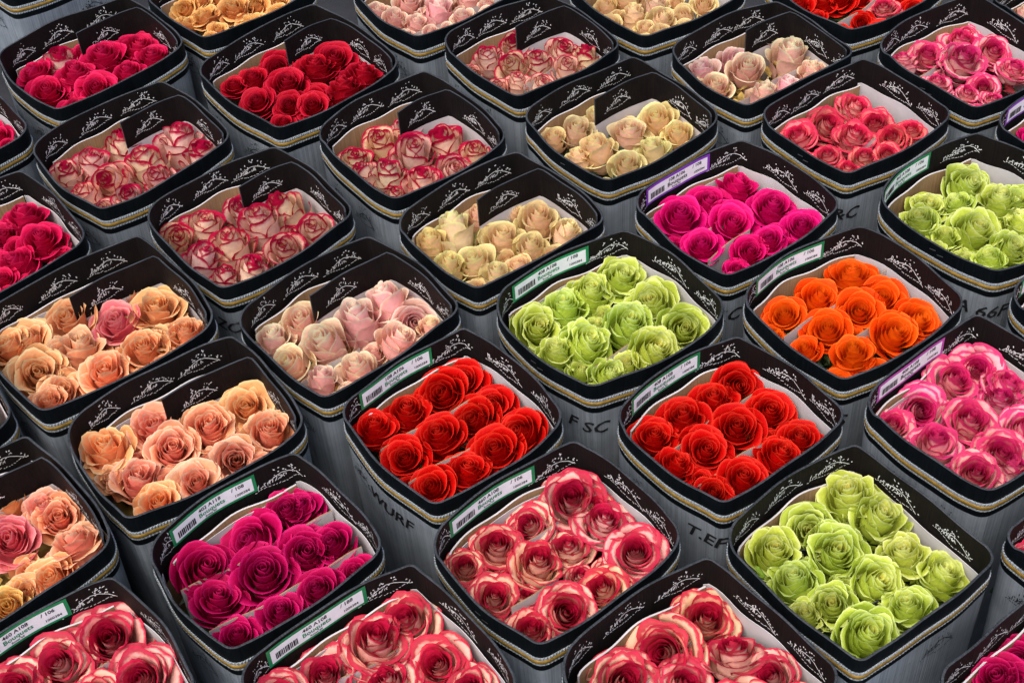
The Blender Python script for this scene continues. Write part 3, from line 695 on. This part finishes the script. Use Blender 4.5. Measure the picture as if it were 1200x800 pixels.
# ------------------------------------------------------------------ the roses: photo x, y, diameter (px); colour word of the box, with exceptions
ROSES = {
1:('ruby', [(40,88,42),(69,74,38,'bicolor'),(56,110,46),(90,95,40),(93,58,36),(121,71,52),(160,48,52),(186,69,46),(152,91,38),(115,108,46)]),
2:('bicolor', [(78,205,36),(108,192,44),(144,170,40),(160,155,28),(172,193,48),(212,163,52),(243,178,42),(132,213,42),(100,228,34),(186,207,34),(150,228,34)]),
3:('bicolor', [(204,285,42),(239,265,48),(280,238,48),(272,293,50),(237,308,42),(308,268,50),(333,247,48),(371,269,46),(335,293,46),(293,318,36),(263,326,32)]),
4:('peach', [(75,365,58),(24,385,48),(108,330,38),(150,312,28,'amber'),(139,380,52,'pinkbloom'),(192,362,58),(226,388,44),(195,397,46),(45,437,56),(93,412,60),(12,408,46),(125,440,54),(170,412,52),(72,456,46),(58,474,40)]),
5:('salmon', [(122,525,58,'peach'),(172,488,56),(202,527,54),(160,562,56),(187,590,50,'peach'),(245,503,56),(288,472,56,'peach'),(275,537,54),(230,565,52),(318,508,56),(225,440,34,'amber'),(255,430,28,'amber'),(308,545,30),(128,560,34,'peach')]),
6:('magenta', [(228,657,64),(285,617,74),(255,705,62),(308,672,72),(357,648,68),(335,597,56),(405,630,52),(372,690,56),(412,662,48),(325,712,52),(368,588,46),(275,740,48)]),
17:('scarlet', [(440,507,48),(472,480,54),(513,452,60),(556,438,54),(475,535,54),(518,515,60),(555,487,56),(590,467,48),(508,573,50),(548,551,56),(580,526,60),(625,500,56)]),
14:('scarlet', [(762,512,50),(788,484,58),(828,463,56),(862,450,52),(790,548,46),(820,524,58),(863,505,58),(902,482,54),(833,578,42),(868,560,56),(900,525,56),(937,515,50)]),
18:('variegated', [(662,574,74),(570,632,58),(545,664,46),(577,702,58),(612,605,56),(707,615,64),(630,665,60),(667,643,50),(745,648,62),(708,690,60),(662,715,62),(622,745,54),(756,625,36),(715,580,44)]),
19:('variegated', [(823,722,74),(768,752,78),(722,792,72),(860,770,70),(800,800,64),(908,792,60)]),
7:('variegated', [(480,722,70),(427,745,74),(372,780,72),(515,778,72),(455,797,68),(315,797,60),(560,797,50)]),
9:('variegated', [(135,742,78),(72,775,74),(177,787,72),(15,797,62)]),
8:('peach', [(15,637,56,'pinkbloom'),(95,640,58,'salmon'),(62,678,54),(72,605,48,'salmon'),(10,710,52,'amber'),(30,692,36),(48,585,44,'salmon'),(15,600,40),(40,550,28,'amber'),(118,625,36)]),
15:('lime', [(980,577,60),(1028,610,60),(932,607,60),(978,650,64),(897,642,56),(1060,655,56),(1102,672,56),(932,683,58),(1022,684,58),(975,712,50),(1065,715,56),(1015,748,62),(945,722,42)]),
13:('lime', [(627,380,52),(660,362,50),(685,340,48),(727,328,56),(768,353,56),(800,385,52),(735,382,56),(684,407,56),(762,412,54),(652,416,40),(708,438,42),(735,428,40)]),
23:('orange', [(918,367,46),(948,342,52),(993,324,52),(1040,345,52),(1005,363,54),(970,388,50),(1078,373,50),(1042,390,52),(1000,418,46),(945,410,36)]),
24:('rosepink', [(1150,430,56),(1112,445,56),(1075,473,56),(1045,497,46),(1130,497,60),(1170,470,56),(1095,528,56),(1172,533,60),(1142,558,52),(1195,502,54),(1197,556,50),(1192,440,50)]),
22:('fuchsia', [(795,258,54),(828,238,50),(862,220,46),(860,262,54),(823,290,44),(905,243,50),(942,265,44),(878,295,40),(902,284,36)]),
16:('blush', [(347,372,48),(380,338,38),(410,320,28),(452,352,52),(420,375,54),(490,370,46),(318,395,44),(385,405,54),(340,427,46),(375,447,40),(420,432,46),(467,398,46),(512,378,32)]),
12:('cream', [(505,285,38),(532,270,44),(552,245,34),(557,307,50),(588,277,46),(630,257,46),(525,315,36),(582,325,40),(622,290,38),(662,270,32),(557,335,28),(608,312,34)]),
11:('bicolor', [(415,185,38),(447,165,44),(477,147,32),(485,180,46),(520,165,46),(557,180,36),(455,205,40),(495,212,38),(530,195,36),(428,202,30)]),
10:('crimson', [(325,77,42),(370,83,46),(400,63,48),(435,88,46),(337,103,44),(405,110,44),(340,124,36),(368,127,36),(303,120,38),(298,97,34),(352,55,30),(275,103,28)]),
20:('bicolor', [(572,70,32),(600,50,34),(602,78,36),(630,75,36),(655,52,34),(658,78,30),(688,68,32),(632,97,28),(610,97,26),(622,32,22)]),
21:('cream', [(675,150,42),(697,130,32),(700,175,40),(737,157,44),(772,140,42),(795,155,34),(765,175,36),(648,160,28),(735,193,36),(677,182,30),(722,106,24)]),
26:('blush', [(815,78,36),(847,57,40),(882,32,32),(837,100,38),(875,83,40),(885,110,34),(920,60,44),(950,82,36),(917,97,34)]),
27:('coral', [(1000,127,40),(967,145,42),(935,162,40),(1025,143,38),(1000,162,42),(1047,163,36),(1067,153,30),(970,187,32),(1012,186,32),(1040,180,28)]),
28:('lime', [(1125,217,48),(1080,240,42),(1078,262,40),(1122,242,38),(1170,240,46),(1137,272,56),(1183,290,44),(1108,278,34),(1197,266,46),(1160,305,36),(1195,232,38)]),
30:('rosepink', [(1117,43,44),(1075,60,40),(1052,75,32),(1125,73,48),(1162,62,40),(1187,83,36),(1097,97,32),(1152,100,32),(1132,112,24),(1150,30,28)]),
25:('blush', [(440,12,30),(462,22,28),(478,3,32),(487,26,28),(512,12,34),(540,20,26),(548,-2,28),(502,36,20),(525,32,20),(570,4,20)]),
29:('cream', [(735,0,30),(768,5,34),(742,18,28),(775,24,28),(800,15,28),(825,5,26),(710,5,24),(757,32,22)]),
31:('scarlet', [(985,0,34),(965,5,30),(1035,10,34,'coral'),(1005,20,26),(1055,-2,28)]),
32:('amber', [(215,8,30),(240,20,30),(275,14,34),(300,5,30),(255,34,22),(262,-3,30),(325,2,24),(225,-5,28)]),
33:('ruby', [(5,160,28),(-15,150,30),(12,175,24)]),
34:('ruby', [(32,262,48),(5,275,42),(50,287,46),(25,310,44),(2,312,38),(78,278,26),(5,330,32)]),
35:('fuchsia', [(1197,152,26),(1212,165,30)]), 36:('orange', [(1200,352,24),(1215,365,30)]),
37:('coral', [(1185,632,36),(1200,608,36),(1200,657,38)]), 38:('magenta', [(1148,780,62),(1188,765,54),(1198,802,54)]),
39:('ruby', [(-60,-60,26)]), 40:('peach', [(-40,490,50)]),
41:('blush', [(1186,12,28),(1172,0,26),(1200,20,24)]),
}
WORD = {'scarlet':'scarlet', 'crimson':'dark crimson', 'ruby':'ruby red', 'magenta':'magenta', 'fuchsia':'fuchsia', 'orange':'orange', 'bicolor':'red-edged cream', 'blush':'pale blush',
 'cream':'creamy yellow', 'peach':'peach', 'salmon':'salmon', 'pinkbloom':'bright pink', 'amber':'amber', 'lime':'lime green', 'variegated':'red-cream', 'rosepink':'rose pink', 'coral':'coral pink'}
ORD = ['first', 'second', 'third', 'fourth', 'fifth', 'sixth', 'seventh', 'eighth', 'ninth', 'tenth', 'eleventh', 'twelfth']
CUT = (7, 9, 19, 25, 29, 31, 32, 33, 34, 35, 36, 37, 38, 39, 40, 41)                       # boxes the picture's edge cuts through
FILL = {4: 8, 5: 8, 8: 6, 18: 5, 24: 5, 13: 4, 15: 4, 2: 4, 3: 4, 11: 4, 12: 5, 16: 5, 21: 4, 26: 4, 27: 4, 30: 4}
GROUP = 'roses packed upright in the boxes'
Z_ROSE = RIM - .060
items = []
for bid, (var, L_) in ROSES.items():
    root, pl = BOXES[bid]; cx, cy, yaw = BOX[bid][:3]; W, L = DIM[bid]
    rng = random.Random(bid * 101)
    es = []
    for q in L_:
        v = q[3] if len(q) > 3 else var
        p, t = at(q[0], q[1], Z_ROSE)
        dx, dy = p.x - cx, p.y - cy
        uu = dx * math.cos(yaw) + dy * math.sin(yaw); vv = -dx * math.sin(yaw) + dy * math.cos(yaw)
        rr = q[2] / F_PX * t * .5
        for (x0, y0, x1, y1) in SHEETS.get(bid, []):                                       # stand beside a divider, not through it
            dx_, dy_ = x1 - x0, y1 - y0; l_ = math.hypot(dx_, dy_); dx_ /= l_; dy_ /= l_
            al = (uu - x0) * dx_ + (vv - y0) * dy_; pe = (uu - x0) * dy_ - (vv - y0) * dx_
            if -.5 * rr < al < l_ + .5 * rr and abs(pe) < .88 * rr:
                sh = (.88 * rr - abs(pe)) * (1 if pe >= 0 else -1); uu += dy_ * sh; vv -= dx_ * sh
        mu, mv = W * .5 - rr * .95, L * .5 - rr * .95
        uu = max(-mu, min(mu, uu)); vv = max(-mv, min(mv, vv))            # keep the bloom inside its box
        x = cx + uu * math.cos(yaw) - vv * math.sin(yaw); y = cy + uu * math.sin(yaw) + vv * math.cos(yaw)
        dist = math.sqrt(p.x ** 2 + p.y ** 2 + (CAM_H) ** 2)
        behind = bid in FLAP and uu < W * (FLAP[bid] - .5) and vv > L * (FLAP_FROM[bid] - .62)
        es.append(dict(bid=bid, var=v, x=x, y=y, low=.003 if behind else 0, r=(.95 if behind else 1) * q[2] / F_PX * dist * .5 * {'bud': 1.26, 'loose': 1.20, 'ruffle': 1.20, 'many': 1.16}.get(VAR[v]['fam'], 1.16), u=uu, v=vv, px=q[2], sx=q[0]))
    # smaller, half hidden blooms squeezed into the gaps
    if es:
        cut = bid in CUT
        mean = sorted(e['r'] for e in es)[len(es) // 2]; mpx = sorted(e['px'] for e in es)[len(es) // 2]; add = 0
        for _ in range(600):
            if add >= (11 if cut else FILL.get(bid, 6)): break
            uu, vv = rng.uniform(-.40, .40) * W, rng.uniform(-.40, .40) * L
            d = min(math.hypot(uu - e['u'], vv - e['v']) - e['r'] * .62 for e in es)
            if d < mean * .42: continue
            rr = min(d, mean * (.95 if cut else .72))
            if any(abs((uu - x0) * (y1 - y0) - (vv - y0) * (x1 - x0)) / math.hypot(x1 - x0, y1 - y0) < rr * .6 for x0, y0, x1, y1 in SHEETS.get(bid, [])): continue
            if abs(uu) > W * .5 - rr * 1.15 or abs(vv) > L * .5 - rr * 1.15: continue
            es.append(dict(bid=bid, var=var, x=cx + uu * math.cos(yaw) - vv * math.sin(yaw), y=cy + uu * math.sin(yaw) + vv * math.cos(yaw), r=rr * 1.25, u=uu, v=vv, px=1 if cut else mpx * rr / mean, sx=0, low=.004 if cut else .010)); add += 1
    # rows across the box (upper, middle, lower), counted from the left
    us = sorted(e['u'] for e in es); lo, hi = us[0], us[-1] + 1e-6
    nrow = 1 if len(es) < 5 else 3
    names = ['only row'] if nrow == 1 else ['upper row', 'middle row', 'lower row']
    rows = [[] for _ in range(nrow)]
    for e in es: rows[min(nrow - 1, int((e['u'] - lo) / (hi - lo) * nrow))].append(e)
    for nm, rw in zip(names, rows):
        rw.sort(key=lambda e: e['v'])
        for k, e in enumerate(rw):
            pos = (ORD[k] + ' from left in') if len(rw) > 1 else 'alone in'
            e['label'] = f"{WORD[e['var']]} rose, {pos} {nm} of {BOX_SHORT[bid]}"
    items += es
items.sort(key=lambda e: -e['px'])
def pose(e, rng):
    fam = VAR[e['var']]['fam']
    tilt = Euler((rng.gauss(math.radians(14 if fam != 'bud' else 5), .19), rng.gauss(0, .19), 0)).to_matrix().to_4x4()
    M = Matrix.Translation((e['x'], e['y'], Z_ROSE - e.get('low', 0) + rng.uniform(-.006, .005) + (-.008 if fam == 'bud' else -.006))) @ tilt @ Matrix.Rotation(rng.uniform(0, 6.28), 4, 'Z')
    s = e['r'] * rng.uniform(.97, 1.05)
    return M @ Matrix.Diagonal((s, s, s * rng.uniform(.92, 1.08), 1))
NIND = 300
far = {}
for n_, e in enumerate(items):
    rng = random.Random(n_ * 7 + 11); k = rng.randrange(NPROTO); M = pose(e, rng)
    b = rng.uniform(.90, 1.06); vg = .03 if e['var'] == 'lime' else .11; colr = (b * rng.uniform(.96, 1.04), b * rng.uniform(1 - vg, 1 + vg), b * rng.uniform(1 - vg, 1 + vg), 1)
    if n_ < NIND:
        heart, pets = proto(e['var'], k)
        root = bpy.data.objects.new('rose', None); root.empty_display_size = .02; root.matrix_world = M; COL.objects.link(root)
        tag(root, e['label'], 'rose', GROUP)
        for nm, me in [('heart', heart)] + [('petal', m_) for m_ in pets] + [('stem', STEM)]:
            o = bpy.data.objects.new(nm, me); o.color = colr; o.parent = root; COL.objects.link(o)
    else:
        far.setdefault(e['var'], []).append((k, M))
# the smallest, farthest blooms as one object
V = []; Fc = []; Z = []; MI = []; mats = []
for var, L_ in far.items():
    mi = len(mats); mats.append(PMAT[var])
    for k, M in L_:
        A = np.array(M)
        for pts, zn in raw(VAR[var]['fam'], k):
            m = len(pts[0]); b = len(V)
            P = np.array([p for r in pts for p in r]) @ A[:3, :3].T + A[:3, 3]
            V += P.tolist(); Z += zn
            for i in range(len(pts) - 1):
                for j in range(m - 1): Fc.append((b + i * m + j, b + (i + 1) * m + j, b + (i + 1) * m + j + 1, b + i * m + j + 1)); MI.append(mi)
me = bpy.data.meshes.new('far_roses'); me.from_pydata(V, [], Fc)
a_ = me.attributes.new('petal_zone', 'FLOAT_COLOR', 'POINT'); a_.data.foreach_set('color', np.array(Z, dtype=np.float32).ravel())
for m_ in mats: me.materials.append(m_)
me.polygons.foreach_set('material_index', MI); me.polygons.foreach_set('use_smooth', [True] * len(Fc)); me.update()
o = link(bpy.data.objects.new('far_roses', me)); tag(o, 'small roses of many colours in the far and cut off boxes', 'roses', GROUP, 'stuff')
print('roses', len(items), 'far', len(items) - NIND)
